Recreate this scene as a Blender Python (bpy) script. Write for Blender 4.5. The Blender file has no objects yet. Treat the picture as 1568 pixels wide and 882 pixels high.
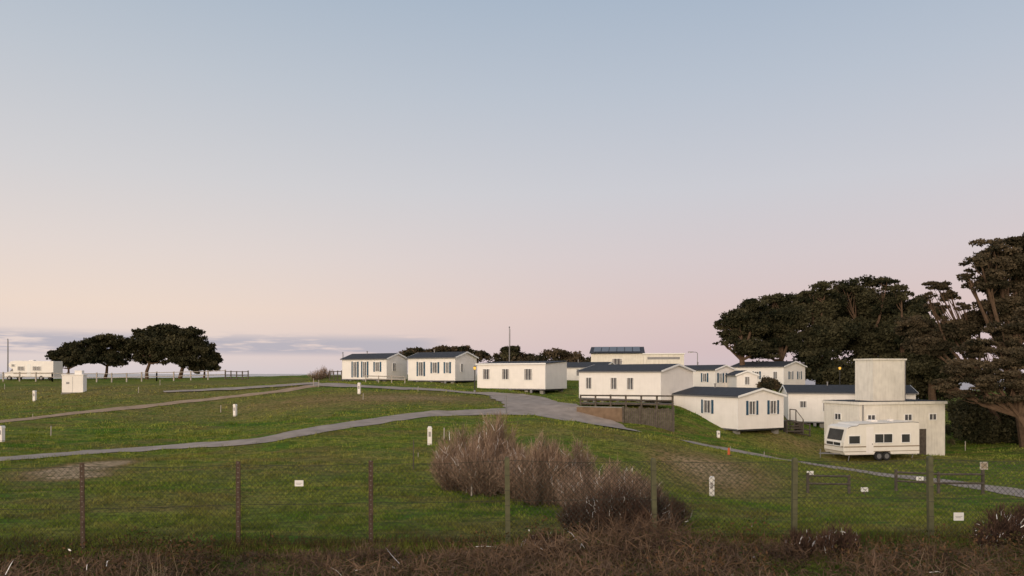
import bpy, math, random
import numpy as np
from mathutils import Vector, Matrix
random.seed(7); rng=np.random.default_rng(7)
F=1140.; CX=784.; HY=572.; CAMZ=6.
scene=bpy.context.scene
def link(o): scene.collection.objects.link(o); return o
def lin(c): 
    c=np.array(c)/255.; return tuple(np.where(c<=0.04045,c/12.92,((c+0.055)/1.055)**2.4))
def wx(px,D): return (px-CX)/F*D
def wz(py,D): return CAMZ-(py-HY)/F*D
_lat=np.random.default_rng(3).random((256,256))
def vnoise(x,y,s):
    x=np.asarray(x)*s+1000.3; y=np.asarray(y)*s+1000.7; i=np.floor(x).astype(int); j=np.floor(y).astype(int); u=x-i; v=y-j; u=u*u*(3-2*u); v=v*v*(3-2*v)
    g=lambda a,b:_lat[a%256,b%256]
    return (g(i,j)*(1-u)+g(i+1,j)*u)*(1-v)+(g(i,j+1)*(1-u)+g(i+1,j+1)*u)*v
def fbm(x,y,s): return (vnoise(x,y,s)*.5+vnoise(x,y,s*2.1)*.3+vnoise(x,y,s*4.3)*.2)

# ---------------------------------------------------------------- terrain
CP=[(0,848,13.2),(127,845,13.3),(568,832,13.9),(778,826,14.2),(1002,818,14.6),(1216,818,14.6),(1425,822,14.4),(1568,822,14.4),
(0,760,20),(300,760,20),(568,760,20.5),(0,703,30.5),(370,678,37),(658,681,36),(3,676,39),(360,637,54),(53,614,64),(130,630,55),
(480,660,40),(600,640,47),(700,632,50),(775,628,52),(550,604,60),(487,588,70),(110,602,66),(300,613,62),(380,590,85),(200,583,105),
(20,582,106),(400,577,110),(470,577,95),(592,584,78),(524,584,81),(697,588,75),(760,600,68),(868,603,70),(731,601,68),(900,618,61),
(1012,618,58),(830,617,59),(880,625,54),(935,652,47),(800,640,47),(1032,662,50),(1130,669,52),(1200,668,54),(850,700,33),(950,690,36),
(1040,690,38),(1000,745,27),(1090,762,32),(1090,800,19),(1300,722,41),(1200,706,43),(1110,690,45),(1440,738,38),(1568,757,33),
(1300,780,26),(1500,790,24),(1450,700,50),(1262,700,51),(1447,698,56),(1568,690,55),(1250,665,58),(1250,652,62),(1200,600,90),
(1350,610,92),(1500,640,75),(1100,597,75),(950,583,80),(1180,593,85),(900,575,100),(700,577,100),(1568,600,120),
(917,650,51.2),(990,655,49.8),(917,624,55),(990,624,54.5),(240,690,36),(200,655,46),(780,760,21)]
P=[];Z=[]
for px,py,D in CP: P.append((wx(px,D),D)); Z.append(wz(py,D))
for x,y,z in [(-120,60,3),(120,60,0.2),(-120,130,4.6),(120,130,3),(-60,-10,4.2),(60,-10,4.2),(0,-10,4.3),(0,3,4.1),(-12,6,3.7),(12,6,3.7),(0,9,3.05),(8,9.5,3.0),(-8,9.5,3.0),
              (0,160,5),(-80,160,4.5),(80,160,3),(-60,30,2.6),(60,30,0.9)]:
    P.append((x,y)); Z.append(z)
P=np.array(P,float); Z=np.array(Z,float)
def K(r2): return 0.5*r2*np.log(r2+1e-9)
SC=50.
Pn=P/SC
n=len(Pn)
A=np.zeros((n+3,n+3)); d2=((Pn[:,None]-Pn[None])**2).sum(-1)
A[:n,:n]=K(d2)+np.eye(n)*2e-4
A[:n,n]=1; A[:n,n+1:]=Pn; A[n,:n]=1; A[n+1:,:n]=Pn.T
Wt=np.linalg.solve(A,np.concatenate([Z,[0,0,0]]))
def smooth(a,b,t):
    t=np.clip((t-a)/(b-a),0,1); return t*t*(3-2*t)
def H0(x,y):
    x=np.asarray(x,float); y=np.asarray(y,float)
    xc=np.clip(x,-120,120)/SC; yc=np.clip(y,-15,150)/SC
    out=np.zeros(x.shape); fx=xc.ravel(); fy=yc.ravel(); o=np.zeros(fx.size)
    for i in range(0,fx.size,20000):
        q=np.stack([fx[i:i+20000],fy[i:i+20000]],-1)
        d=((q[:,None]-Pn[None])**2).sum(-1)
        o[i:i+20000]=K(d)@Wt[:n]+Wt[n]+q@Wt[n+1:]
    out=o.reshape(x.shape); out=np.clip(out,-0.6,5.75)
    near=smooth(12,20,y)
    out=out+near*(.20*(fbm(x,y,.22)-.5)+.12*(fbm(x+50,y,.6)-.5))
    return out-28*smooth(125,230,y)
def geo(a,b,nn): return a+(b-a)*(np.linspace(0,1,nn+1)[1:])**3
xs=np.concatenate([-geo(84,3500,26)[::-1],np.arange(-84,84.01,0.5),geo(84,3500,26)])
ys=np.concatenate([-geo(0,600,14)[::-1],np.arange(0,130.01,0.5),geo(130,3000,26)])
GX,GY=np.meshgrid(xs,ys); GZ=H0(GX,GY)
def hz(x,y):
    x=np.asarray(x,float); y=np.asarray(y,float)
    i=np.clip(np.searchsorted(xs,x)-1,0,len(xs)-2); j=np.clip(np.searchsorted(ys,y)-1,0,len(ys)-2)
    tx=(x-xs[i])/(xs[i+1]-xs[i]); ty=(y-ys[j])/(ys[j+1]-ys[j])
    return (GZ[j,i]*(1-tx)*(1-ty)+GZ[j,i+1]*tx*(1-ty)+GZ[j+1,i]*(1-tx)*ty+GZ[j+1,i+1]*tx*ty)
def gp(px,py):
    D=np.arange(9,140,0.1); X=wx(px,D); zr=wz(py,D); h=hz(X,D)
    k=np.where(zr<=h)[0]
    k=k[0] if len(k) else len(D)-1
    return np.array([X[k],D[k],h[k]])
DRY=[]
def dryadd(px,py,rx,ry,a): 
    g=gp(px,py); DRY.append((g[0],g[1],rx,ry,a))
for d in [(100,722,1.5,2.6,1.5),(146,713,.75,2.2,4.0),(120,730,.9,1.3,2.0),(600,610,7,4,.8),(300,640,10,4,.45),(60,600,12,8,.6),(1090,735,2.5,3,.9),(1130,720,2.5,3,.9),(1220,680,4,3,.6),(520,700,4,2,.4),(380,720,5,3,.35),(850,660,6,3,.4),
          (200,600,14,7,.6),(1040,705,2,2,.7),(700,610,5,3,.7),(300,590,20,8,.6),(1400,702,6,1.5,.5),(450,615,9,3,.6),(250,770,5,1.5,.25),(1300,690,6,2,.4)]: dryadd(*d)
def dry(x,y):
    o=np.zeros(np.shape(x))
    for a,b,rx,ry,s in DRY: o=o+s*np.exp(-((x-a)/rx)**2-((y-b)/ry)**2)
    return np.clip(o,0,3)

# ---------------------------------------------------------------- materials
def newmat(name):
    m=bpy.data.materials.new(name); m.use_nodes=True
    nt=m.node_tree; b=nt.nodes['Principled BSDF']; return m,nt,b
def N(nt,t,**k):
    nd=nt.nodes.new(t)
    for a,v in k.items(): setattr(nd,a,v)
    return nd
def plain(name,col,rough=0.7,var=0.15,scale=3.,metal=0,spec=0.3,bump=0.0,stain=0.0,em=None):
    m,nt,b=newmat(name); L=nt.links
    tc=N(nt,'ShaderNodeTexCoord'); no=N(nt,'ShaderNodeTexNoise'); no.inputs['Scale'].default_value=scale; no.inputs['Detail'].default_value=6
    L.new(tc.outputs['Object'],no.inputs['Vector'])
    r=N(nt,'ShaderNodeValToRGB'); r.color_ramp.elements[0].position=.3; r.color_ramp.elements[1].position=.7
    r.color_ramp.elements[0].color=(*[c*(1-var) for c in col],1); r.color_ramp.elements[1].color=(*[min(1,c*(1+var*.6)) for c in col],1)
    L.new(no.outputs['Fac'],r.inputs[0]); out=r.outputs[0]
    if stain>0:
        mp=N(nt,'ShaderNodeMapping'); mp.inputs['Scale'].default_value=(6,6,.5); L.new(tc.outputs['Object'],mp.inputs[0])
        n2=N(nt,'ShaderNodeTexNoise'); n2.inputs['Scale'].default_value=1.2; n2.inputs['Detail'].default_value=5; L.new(mp.outputs[0],n2.inputs['Vector'])
        mr=N(nt,'ShaderNodeMapRange'); mr.inputs[1].default_value=.5; mr.inputs[2].default_value=.75; mr.inputs[4].default_value=stain; L.new(n2.outputs['Fac'],mr.inputs[0])
        mx=N(nt,'ShaderNodeMix',data_type='RGBA'); L.new(mr.outputs[0],mx.inputs[0]); L.new(out,mx.inputs[6]); mx.inputs[7].default_value=(col[0]*.45,col[1]*.42,col[2]*.36,1)
        out=mx.outputs[2]
    L.new(out,b.inputs['Base Color']); b.inputs['Roughness'].default_value=rough; b.inputs['Metallic'].default_value=metal
    b.inputs['Specular IOR Level'].default_value=spec
    if bump>0:
        bp=N(nt,'ShaderNodeBump'); bp.inputs['Strength'].default_value=bump; bp.inputs['Distance'].default_value=.02
        n3=N(nt,'ShaderNodeTexNoise'); n3.inputs['Scale'].default_value=scale*12; L.new(tc.outputs['Object'],n3.inputs['Vector'])
        L.new(n3.outputs['Fac'],bp.inputs['Height']); L.new(bp.outputs[0],b.inputs['Normal'])
    if em: b.inputs['Emission Color'].default_value=(*em[0],1); b.inputs['Emission Strength'].default_value=em[1]
    return m
def shademat(name,cols,rough=.9,spec=.1):
    m,nt,b=newmat(name); L=nt.links
    at=N(nt,'ShaderNodeAttribute'); at.attribute_name='shade'
    r=N(nt,'ShaderNodeValToRGB'); e=r.color_ramp.elements
    for i,c in enumerate(cols):
        p=i/(len(cols)-1)
        el=e[0] if i==0 else (e[1] if i==len(cols)-1 else e.new(p))
        el.color=(*c,1)
        if i==len(cols)-1: el.position=1
    L.new(at.outputs['Fac'],r.inputs[0]); L.new(r.outputs[0],b.inputs['Base Color'])
    b.inputs['Roughness'].default_value=rough; b.inputs['Specular IOR Level'].default_value=spec
    return m
def grassmat(name,blades):
    m,nt,b=newmat(name); L=nt.links
    tc=N(nt,'ShaderNodeTexCoord')
    mp=N(nt,'ShaderNodeMapping'); mp.inputs['Scale'].default_value=(.4,1,1); mp.inputs['Rotation'].default_value=(0,0,.15); L.new(tc.outputs['Object'],mp.inputs[0])
    def noise(s,d=4,vec=None):
        no=N(nt,'ShaderNodeTexNoise'); no.inputs['Scale'].default_value=s; no.inputs['Detail'].default_value=d; no.inputs['Roughness'].default_value=.6; L.new(vec or tc.outputs['Object'],no.inputs['Vector']); return no.outputs['Fac']
    def ramp(x,a,bb):
        mr=N(nt,'ShaderNodeMapRange'); mr.inputs[1].default_value=a; mr.inputs[2].default_value=bb; L.new(x,mr.inputs[0]); return mr.outputs[0]
    def mix(f,a,c):
        mx=N(nt,'ShaderNodeMix',data_type='RGBA'); L.new(f,mx.inputs[0])
        for s,v in ((6,a),(7,c)):
            if isinstance(v,tuple): mx.inputs[s].default_value=(*v,1)
            else: L.new(v,mx.inputs[s])
        return mx.outputs[2]
    def math_(op,a,c):
        q=N(nt,'ShaderNodeMath',operation=op)
        for i,v in enumerate((a,c)):
            if isinstance(v,(int,float)): q.inputs[i].default_value=v
            else: L.new(v,q.inputs[i])
        return q.outputs[0]
    MV=mp.outputs[0]
    c=mix(ramp(noise(.3,6,MV),.40,.60),(0.070,0.165,0.014),(0.190,0.225,0.034))
    c=mix(math_('MULTIPLY',ramp(noise(1.3,6,MV),.47,.60),.8),c,(0.245,0.225,0.055))
    c=mix(math_('MULTIPLY',ramp(noise(1.9,7,MV),.50,.62),.65),c,(0.045,0.090,0.012))
    at=N(nt,'ShaderNodeAttribute'); at.attribute_name='dry'
    f=math_('MULTIPLY',at.outputs['Fac'],ramp(noise(1.1,6),.15,.55))
    c=mix(f,c,(0.27,0.185,0.085))
    f=math_('MULTIPLY',ramp(noise(.55,9,MV),.53,.61),.7)
    c=mix(f,c,(0.18,0.14,0.05))
    c=mix(ramp(at.outputs['Fac'],1.1,2.2),c,(0.46,0.34,0.22))
    if blades:
        a2=N(nt,'ShaderNodeAttribute'); a2.attribute_name='shade'
        c=mix(math_('MULTIPLY',ramp(a2.outputs['Fac'],.5,1.),.7),c,(0.38,0.40,0.09))
        c=mix(math_('MULTIPLY',ramp(a2.outputs['Fac'],.5,.0),.8),c,(0.035,0.062,0.010))
    else:
        c=mix(math_('MULTIPLY',ramp(noise(5,6),.42,.64),.9),c,(0.055,0.065,0.015))
        bp=N(nt,'ShaderNodeBump'); bp.inputs['Strength'].default_value=1.; bp.inputs['Distance'].default_value=.15
        L.new(noise(4,9),bp.inputs['Height']); L.new(bp.outputs[0],b.inputs['Normal'])
    L.new(c,b.inputs['Base Color']); b.inputs['Roughness'].default_value=.95; b.inputs['Specular IOR Level'].default_value=.05
    return m
M={}
M['ground']=grassmat('grass_ground',False); M['blade']=grassmat('grass_blades',True)
M['white']=plain('white_cladding',(.82,.79,.76),.55,.05,1.5,stain=.08)
M['white2']=plain('painted_render',(.74,.71,.64),.8,.10,2.,stain=.30,bump=.3)
M['cream']=plain('caravan_cream',(.78,.75,.69),.4,.05,2.,stain=.10)
M['beige']=plain('caravan_stripe',(.28,.23,.17),.5,.1)
M['roof']=plain('slate_roof',(.042,.046,.055),.7,.25,6,bump=.3,spec=.15)
M['frame']=plain('window_frame',(.80,.80,.79),.5,.03)
M['glass']=plain('window_glass',(.09,.09,.10),.15,.5,1.2,spec=.4)
M['curtain']=plain('net_curtain',(.34,.32,.31),.6,.25,4)
M['shutter']=plain('blue_shutter',(.025,.075,.13),.6,.15)
M['block']=plain('concrete_block',(.22,.21,.19),.9,.2)
M['wood']=plain('weathered_wood',(.105,.088,.072),.85,.40,5,bump=.4)
M['woodlt']=plain('pale_wood',(.40,.36,.32),.85,.25,5)
M['brickw']=plain('brown_wall',(.19,.13,.085),.9,.25,3,bump=.4)
M['tar']=plain('pale_asphalt',(.33,.285,.25),.95,.22,1.3,bump=.5,spec=.05)
M['dirt']=plain('dirt_track',(.35,.26,.18),.95,.25,1.5,bump=.6,spec=.05)
M['rust']=plain('rusty_post',(.075,.05,.036),.85,.5,14)
M['olive']=plain('olive_post',(.10,.10,.055),.85,.3,8)
M['wire']=plain('galvanised_wire',(.055,.055,.045),.8,.2,spec=.1)
M['metal']=plain('grey_metal',(.22,.22,.23),.5,.1,metal=.5)
M['blackm']=plain('black_paint',(.03,.03,.03),.5,.1)
M['tyre']=plain('tyre_rubber',(.02,.02,.02),.85,.2)
M['sign']=plain('white_sign',(.75,.75,.73),.6,.05)
M['orange']=plain('orange_plastic',(.55,.12,.04),.6,.05)
M['lamp']=plain('lit_lamp',(.8,.5,.1),.5,.02,em=((1,.5,.08),.6))
M['bark']=plain('pine_bark',(.12,.08,.055),.95,.3,4,bump=.5,spec=.05)
M['solar']=plain('solar_panel',(.012,.02,.035),.3,.2)
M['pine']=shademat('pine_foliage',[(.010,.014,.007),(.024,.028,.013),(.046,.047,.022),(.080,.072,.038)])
M['pinebr']=shademat('pine_foliage_brown',[(.014,.015,.008),(.034,.032,.016),(.070,.057,.032),(.12,.092,.058)])
M['hedge']=shademat('hedge_foliage',[(.015,.02,.01),(.035,.040,.018),(.07,.06,.03),(.11,.08,.05)])
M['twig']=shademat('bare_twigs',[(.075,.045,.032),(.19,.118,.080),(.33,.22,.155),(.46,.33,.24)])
M['straw']=shademat('dry_stalks',[(.20,.15,.09),(.40,.32,.22)])
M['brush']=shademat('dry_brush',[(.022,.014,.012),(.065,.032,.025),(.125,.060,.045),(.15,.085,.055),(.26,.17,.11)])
M['brushd']=shademat('bramble_stems',[(.018,.013,.011),(.045,.026,.021),(.09,.05,.038),(.15,.09,.065)])
M['leafb']=shademat('bramble_leaves',[(.02,.035,.009),(.055,.075,.018),(.11,.12,.03),(.14,.075,.04)])

# ---------------------------------------------------------------- mesh helpers
def fastmesh(name,V,Fc,mat,attrs=None,parent=None,smoothf=False):
    me=bpy.data.meshes.new(name); V=np.asarray(V,np.float32); Fc=np.asarray(Fc,np.int32)
    k=Fc.shape[1]
    me.vertices.add(len(V)); me.vertices.foreach_set('co',V.ravel())
    me.loops.add(Fc.size); me.loops.foreach_set('vertex_index',Fc.ravel())
    me.polygons.add(len(Fc)); me.polygons.foreach_set('loop_start',np.arange(0,Fc.size,k,dtype=np.int32))
    try: me.polygons.foreach_set('loop_total',np.full(len(Fc),k,dtype=np.int32))
    except Exception: pass
    if smoothf: me.polygons.foreach_set('use_smooth',np.ones(len(Fc),bool))
    me.update(calc_edges=True)
    for a,v in (attrs or {}).items():
        at=me.attributes.new(a,'FLOAT','POINT'); at.data.foreach_set('value',np.asarray(v,np.float32).ravel())
    me.materials.append(mat)
    o=link(bpy.data.objects.new(name,me))
    if parent: o.parent=parent
    return o
class Parts:
    def __init__(s): s.d={}
    def g(s,n,m): return s.d.setdefault(n,[[],[],m])
    def add(s,n,m,vs,fs):
        e=s.g(n,m); o=len(e[0]); e[0].extend([tuple(v) for v in vs]); e[1].extend([tuple(i+o for i in f) for f in fs])
    def box(s,n,m,x0,x1,y0,y1,z0,z1):
        x0,x1=sorted((x0,x1)); y0,y1=sorted((y0,y1)); z0,z1=sorted((z0,z1))
        s.add(n,m,[(x0,y0,z0),(x1,y0,z0),(x1,y1,z0),(x0,y1,z0),(x0,y0,z1),(x1,y0,z1),(x1,y1,z1),(x0,y1,z1)],
              [(0,3,2,1),(4,5,6,7),(0,1,5,4),(1,2,6,5),(2,3,7,6),(3,0,4,7)])
    def prism(s,n,m,prof,a0,a1,axis='y'):
        k=len(prof)
        if axis=='y': vs=[(p[0],a0,p[1]) for p in prof]+[(p[0],a1,p[1]) for p in prof]
        else: vs=[(a0,p[0],p[1]) for p in prof]+[(a1,p[0],p[1]) for p in prof]
        fs=[tuple(range(k)),tuple(range(2*k-1,k-1,-1))]+[(i,i+k,(i+1)%k+k,(i+1)%k) for i in range(k)]
        s.add(n,m,vs,fs)
    def tube(s,n,m,pts,rad,seg=6):
        pts=[Vector(p) for p in pts]; vs=[];fs=[]
        if not isinstance(rad,(list,tuple)): rad=[rad]*len(pts)
        for i,p in enumerate(pts):
            t=(pts[min(i+1,len(pts)-1)]-pts[max(i-1,0)]).normalized()
            a=t.cross(Vector((0,0,1))); 
            if a.length<.05: a=t.cross(Vector((0,1,0)))
            a.normalize(); b=t.cross(a)
            for j in range(seg):
                an=2*math.pi*j/seg; vs.append(p+(a*math.cos(an)+b*math.sin(an))*rad[i])
        for i in range(len(pts)-1):
            for j in range(seg): fs.append((i*seg+j,i*seg+(j+1)%seg,(i+1)*seg+(j+1)%seg,(i+1)*seg+j))
        fs.append(tuple(range(seg))[::-1]); fs.append(tuple((len(pts)-1)*seg+j for j in range(seg)))
        s.add(n,m,vs,fs)
    def win(s,face,L,a,w,z0,z1,shut=False,mull=True,sw=.2,curt=True):
        def bx(n,m,a0,a1,d0,d1,za,zb):
            if face=='F': s.box(n,m,a0,a1,-d0,-d1,za,zb)
            elif face=='R': s.box(n,m,L+d0,L+d1,a0,a1,za,zb)
            else: s.box(n,m,-d0,-d1,a0,a1,za,zb)
        a0,a1=a-w/2,a+w/2; t=.05
        bx('window_frames',M['frame'],a0-t,a0,.003,.05,z0-t,z1+t); bx('window_frames',M['frame'],a1,a1+t,.003,.05,z0-t,z1+t)
        bx('window_frames',M['frame'],a0,a1,.003,.05,z1,z1+t); bx('window_frames',M['frame'],a0,a1,.003,.06,z0-t,z0)
        if mull: bx('window_frames',M['frame'],a-.02,a+.02,.020,.045,z0,z1)
        bx('window_glass',M['glass'],a0,a1,.003,.012,z0,z1)
        if curt:
            bx('net_curtains',M['curtain'],a0+.01,a0+w*.22,.0125,.015,z0,z1); bx('net_curtains',M['curtain'],a1-w*.22,a1-.01,.0125,.015,z0,z1)
        if shut:
            for q in (a0-t-.01-sw,a1+t+.01):
                bx('shutters',M['shutter'],q,q+sw,.003,.035,z0-.05,z1+.05)
    def finish(s,name,loc=(0,0,0),rot=0,bevel=0):
        e=bpy.data.objects.new(name,None); link(e); e.location=loc; e.rotation_euler=(0,0,rot); e.empty_display_size=.3
        for n,(v,f,m) in s.d.items():
            me=bpy.data.meshes.new(n); me.from_pydata(v,[],f); me.materials.append(m); me.update()
            o=link(bpy.data.objects.new(n,me)); o.parent=e
            if bevel:
                b=o.modifiers.new('b','BEVEL'); b.width=bevel; b.segments=2; b.limit_method='ANGLE'
        return e

# ground object
ny,nx=GX.shape
V=np.stack([GX.ravel(),GY.ravel(),GZ.ravel()],-1)
ii=(np.arange(ny-1)[:,None]*nx+np.arange(nx-1)[None]).ravel()
fastmesh('grass_ground',V,np.stack([ii,ii+1,ii+nx+1,ii+nx],-1),M['ground'],{'dry':dry(GX.ravel(),GY.ravel())},smoothf=True)
# sea
m,nt,b=newmat('sea_water'); b.inputs['Base Color'].default_value=(.10,.13,.16,1); b.inputs['Roughness'].default_value=.25
no=N(nt,'ShaderNodeTexNoise'); no.inputs['Scale'].default_value=.3; bp=N(nt,'ShaderNodeBump'); bp.inputs['Strength'].default_value=.4
tc=N(nt,'ShaderNodeTexCoord'); nt.links.new(tc.outputs['Object'],no.inputs['Vector']); nt.links.new(no.outputs['Fac'],bp.inputs['Height']); nt.links.new(bp.outputs[0],b.inputs['Normal'])
fastmesh('sea',[(-20000,100,-10),(20000,100,-10),(20000,30000,-10),(-20000,30000,-10)],[(0,1,2,3)],m)

# roads
ROADS=[]
def road(name,pts,mat,off,world=False):
    P3=np.array([(*gp(p[0],p[1])[:2],p[2]) for p in pts]); out=[]
    for i in range(len(P3)-1):
        p0=P3[max(i-1,0)];p1=P3[i];p2=P3[i+1];p3=P3[min(i+2,len(P3)-1)]
        k=max(4,int(np.hypot(*(p2-p1)[:2])/.35))
        for t in np.arange(k)/k:
            out.append(.5*((2*p1)+(-p0+p2)*t+(2*p0-5*p1+4*p2-p3)*t*t+(-p0+3*p1-3*p2+p3)*t**3))
    out.append(P3[-1]); out=np.array(out)
    T=np.gradient(out[:,:2],axis=0); T/=np.linalg.norm(T,axis=1)[:,None]+1e-9; Nn=np.stack([-T[:,1],T[:,0]],-1)
    s=np.arange(len(out))
    wl=out[:,2]/2*(1+.05*np.sin(s*.9)+.08*np.sin(s*.23)); wr=out[:,2]/2*(1+.05*np.sin(s*1.1+2)+.08*np.sin(s*.27))
    C=12; V=[]
    for c in range(C+1):
        t=c/C; o=(-wl+(wl+wr)*t)[:,None]*Nn; q=out[:,:2]+o
        V.append(np.stack([q[:,0],q[:,1],hz(q[:,0],q[:,1])+off+.02*(1-abs(2*t-1)**4)],-1))
    V=np.stack(V,1).reshape(-1,3); k=len(out); i=(np.arange(k-1)[:,None]*(C+1)+np.arange(C)[None]).ravel()
    fastmesh(name,V,np.stack([i,i+C+1,i+C+2,i+1],-1),mat,smoothf=True)
    ROADS.append(out)
road('gravel_road',[(-60,708,1.7),(0,703,1.7),(120,695,1.7),(250,686,1.8),(370,677,1.9),(440,667,2.1),(500,656,2.3),(560,647,2.5),(640,637,2.7),(720,632,3.0),(800,630,3.4)],M['tar'],.03)
road('tarmac_forecourt',[(945,657,3.0),(900,645,4.2),(850,632,5.2),(825,620,5.4),(800,611,5.2),(770,605,4)],M['tar'],.045)
road('park_lane',[(487,589,2.4),(540,592,2.2),(600,595,2.2),(680,599,2.4),(740,603,2.8),(800,609,3.5)],M['tar'],.06)
road('dirt_path',[(-30,650,1.5),(0,646,1.5),(100,635,1.4),(200,625,1.4),(300,614,1.5),(400,603,1.7),(450,596,2),(490,590,2.4)],M['dirt'],.03)
road('park_lane',[(250,601,1.2),(330,597,1.8),(430,591,2.6),(487,587,3.0)],M['tar'],.075)
road('campsite_lane',[(1042,675,2.2),(1110,689,2.3),(1216,707,2.4),(1300,719,2.4),(1440,737,2.3),(1620,764,2.3)],M['tar'],.03)

# grass blades
def on_road(x,y):
    m=np.zeros(len(x),bool)
    for r in ROADS:
        q=r[::3]
        for a in range(0,len(x),50000):
            d=((x[a:a+50000,None]-q[None,:,0])**2+(y[a:a+50000,None]-q[None,:,1])**2)
            k=d.argmin(1); m[a:a+50000]|=d[np.arange(len(k)),k]<(q[k,2]/2*.95)**2
    return m
def ribbons(base,dirv,length,width,droop=.0):
    n=len(base); dirv=dirv/np.linalg.norm(dirv,axis=1)[:,None]
    side=np.cross(dirv,rng.normal(size=(n,3))); side/=np.linalg.norm(side,axis=1)[:,None]+1e-9
    mid=base+dirv*length[:,None]*.55; bend=rng.normal(size=(n,3))*.18; bend[:,2]-=droop
    tip=base+(dirv+bend)*length[:,None]
    w=width[:,None]
    V=np.stack([base-side*w/2,base+side*w/2,mid-side*w*.4,mid+side*w*.4,tip],1).reshape(-1,3)
    o=(np.arange(n)*5)[:,None]; Fc=np.concatenate([o+[[0,1,3]],o+[[0,3,2]],o+[[2,3,4]]])
    return V,Fc
def tufts(n,d0,d1,hmin,hmax,wk,cs):
    D=d0*(d1/d0)**rng.random(n); x=(rng.random(n)*2-1)*.74*D; 
    dr=dry(x,D); nz=np.clip((fbm(x,D*.8,cs)-.32)/.36,0,1)
    keep=(rng.random(n)>dr*.85)&(rng.random(n)<.35+.9*nz); x=x[keep];D=D[keep];dr=dr[keep];nz=nz[keep]
    keep=~on_road(x,D); x=x[keep];D=D[keep];dr=dr[keep];nz=nz[keep]; n=len(x)
    h=(hmin+(hmax-hmin)*rng.random(n)**2)*(.35+1.3*nz)
    base=np.stack([x,D,hz(x,D)-.01],-1); dv=rng.normal(size=(n,3))*[.5,.5,.1]; dv[:,2]=1
    dv/=np.linalg.norm(dv,axis=1)[:,None]
    side=rng.normal(size=(n,3)); side[:,2]*=.1; side/=np.linalg.norm(side,axis=1)[:,None]; w=(wk*D)[:,None]*(.6+.8*rng.random(n))[:,None]
    V=np.stack([base-side*w/2,base+side*w/2,base+dv*h[:,None]],1).reshape(-1,3)
    n2=np.clip((fbm(x+33,D*.8,cs*1.7)-.3)/.4,0,1)
    sh=np.clip(.55*n2+.45*rng.random(n),0,1)
    return V,np.repeat(sh,3),np.repeat(dr,3)
a=tufts(430000,11.5,42,.03,.13,.0008,1.9); b2=tufts(130000,40,85,.04,.14,.0012,.9)
V=np.concatenate([a[0],b2[0]]); 
fastmesh('grass',V,np.arange(len(V)).reshape(-1,3),M['blade'],{'shade':np.concatenate([a[1],b2[1]]),'dry':np.concatenate([a[2],b2[2]])})

# ---------------------------------------------------------------- foliage helpers
def leaves(lobes,n,size,sub=14,flat=.55,smax=.42):
    """lobes: (x,y,z,rx,ry,rz)"""
    lobes=np.array(lobes,float); vol=lobes[:,3]*lobes[:,5]; pr=vol/vol.sum()
    Cs=[];R=[];S=[]
    for l,p in zip(lobes,pr):
        k=max(8,int(sub*p*len(lobes)))
        u=rng.normal(size=(k,3)); u/=np.linalg.norm(u,axis=1)[:,None]; rr=rng.random(k)**.4*.86
        Cs.append(l[:3]+u*rr[:,None]*l[3:6]); s=.18+(smax-.18)*rng.random(k)
        R.append(np.stack([l[3]*s,l[4]*s,np.minimum(l[5]*s*1.5,l[3]*s)*flat],-1)); S.append(rng.random(k))
    Cs=np.concatenate(Cs);R=np.concatenate(R);S=np.concatenate(S)
    w=R[:,0]*R[:,2]; idx=rng.choice(len(Cs),n,p=w/w.sum())
    u=rng.normal(size=(n,3)); u/=np.linalg.norm(u,axis=1)[:,None]; rr=rng.random(n)**.5*(1+.15*rng.normal(size=n))
    c=Cs[idx]+u*rr[:,None]*R[idx]
    a=rng.normal(size=(n,3)); a/=np.linalg.norm(a,axis=1)[:,None]; b=np.cross(a,rng.normal(size=(n,3))); b/=np.linalg.norm(b,axis=1)[:,None]
    s=(size*(.5+rng.random(n)))[:,None]
    V=np.stack([c-a*s*.5-b*s*.3,c+a*s*.5-b*s*.3,c+b*s*.7],1).reshape(-1,3)
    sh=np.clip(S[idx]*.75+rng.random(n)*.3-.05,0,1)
    return V,np.repeat(sh,3),Cs
def tree(name,base,lobes_px,n,size,mat,tr=.3,lean=(0,0),sub=34,flat=.7,smax=.42):
    """lobes_px: (px,py,rx_px,ry_px,D)"""
    lobes=[]
    for px,py,rx,ry,D in lobes_px:
        k=D/F; lobes.append((wx(px,D),D,wz(py,D),rx*k,rx*k*.9,ry*k))
    V,sh,Cs=leaves(lobes,n,size,sub,flat,smax)
    e=bpy.data.objects.new(name,None); link(e)
    fastmesh('foliage',V,np.arange(len(V)).reshape(-1,3),mat,{'shade':sh},parent=e)
    p=Parts(); B=Vector(base); L=np.array(lobes); cz=L[:,2].mean(); top=Vector((L[:,0].mean(),L[:,1].mean(),cz))
    fork=B.lerp(top,.45)+Vector((random.uniform(-.3,.3),0,0))
    p.tube('trunk',M['bark'],[B-Vector((0,0,.3)),B.lerp(fork,.5)+Vector((random.uniform(-.25,.25),0,0)),fork],[tr*1.25,tr,tr*.8],8)
    for l in lobes:
        c=Vector(l[:3]); mid=fork.lerp(c,.5)+Vector((random.uniform(-.4,.4),random.uniform(-.4,.4),random.uniform(-.5,.1)))
        p.tube('limbs',M['bark'],[fork,mid,c],[tr*.6,tr*.4,tr*.15],6)
        near=[q for q in Cs if np.linalg.norm((q-np.array(l[:3]))/np.array(l[3:6]))<1.1]
        for q in near[:7]:
            s=mid.lerp(c,random.random()); q=Vector(q)
            p.tube('branches',M['bark'],[s,s.lerp(q,.5)+Vector((0,0,-.15)),q],[tr*.22,tr*.14,tr*.05],4)
    for nme,(v,f,m_) in p.d.items():
        me=bpy.data.meshes.new(nme); me.from_pydata(v,[],f); me.materials.append(m_); o=link(bpy.data.objects.new(nme,me)); o.parent=e
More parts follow.
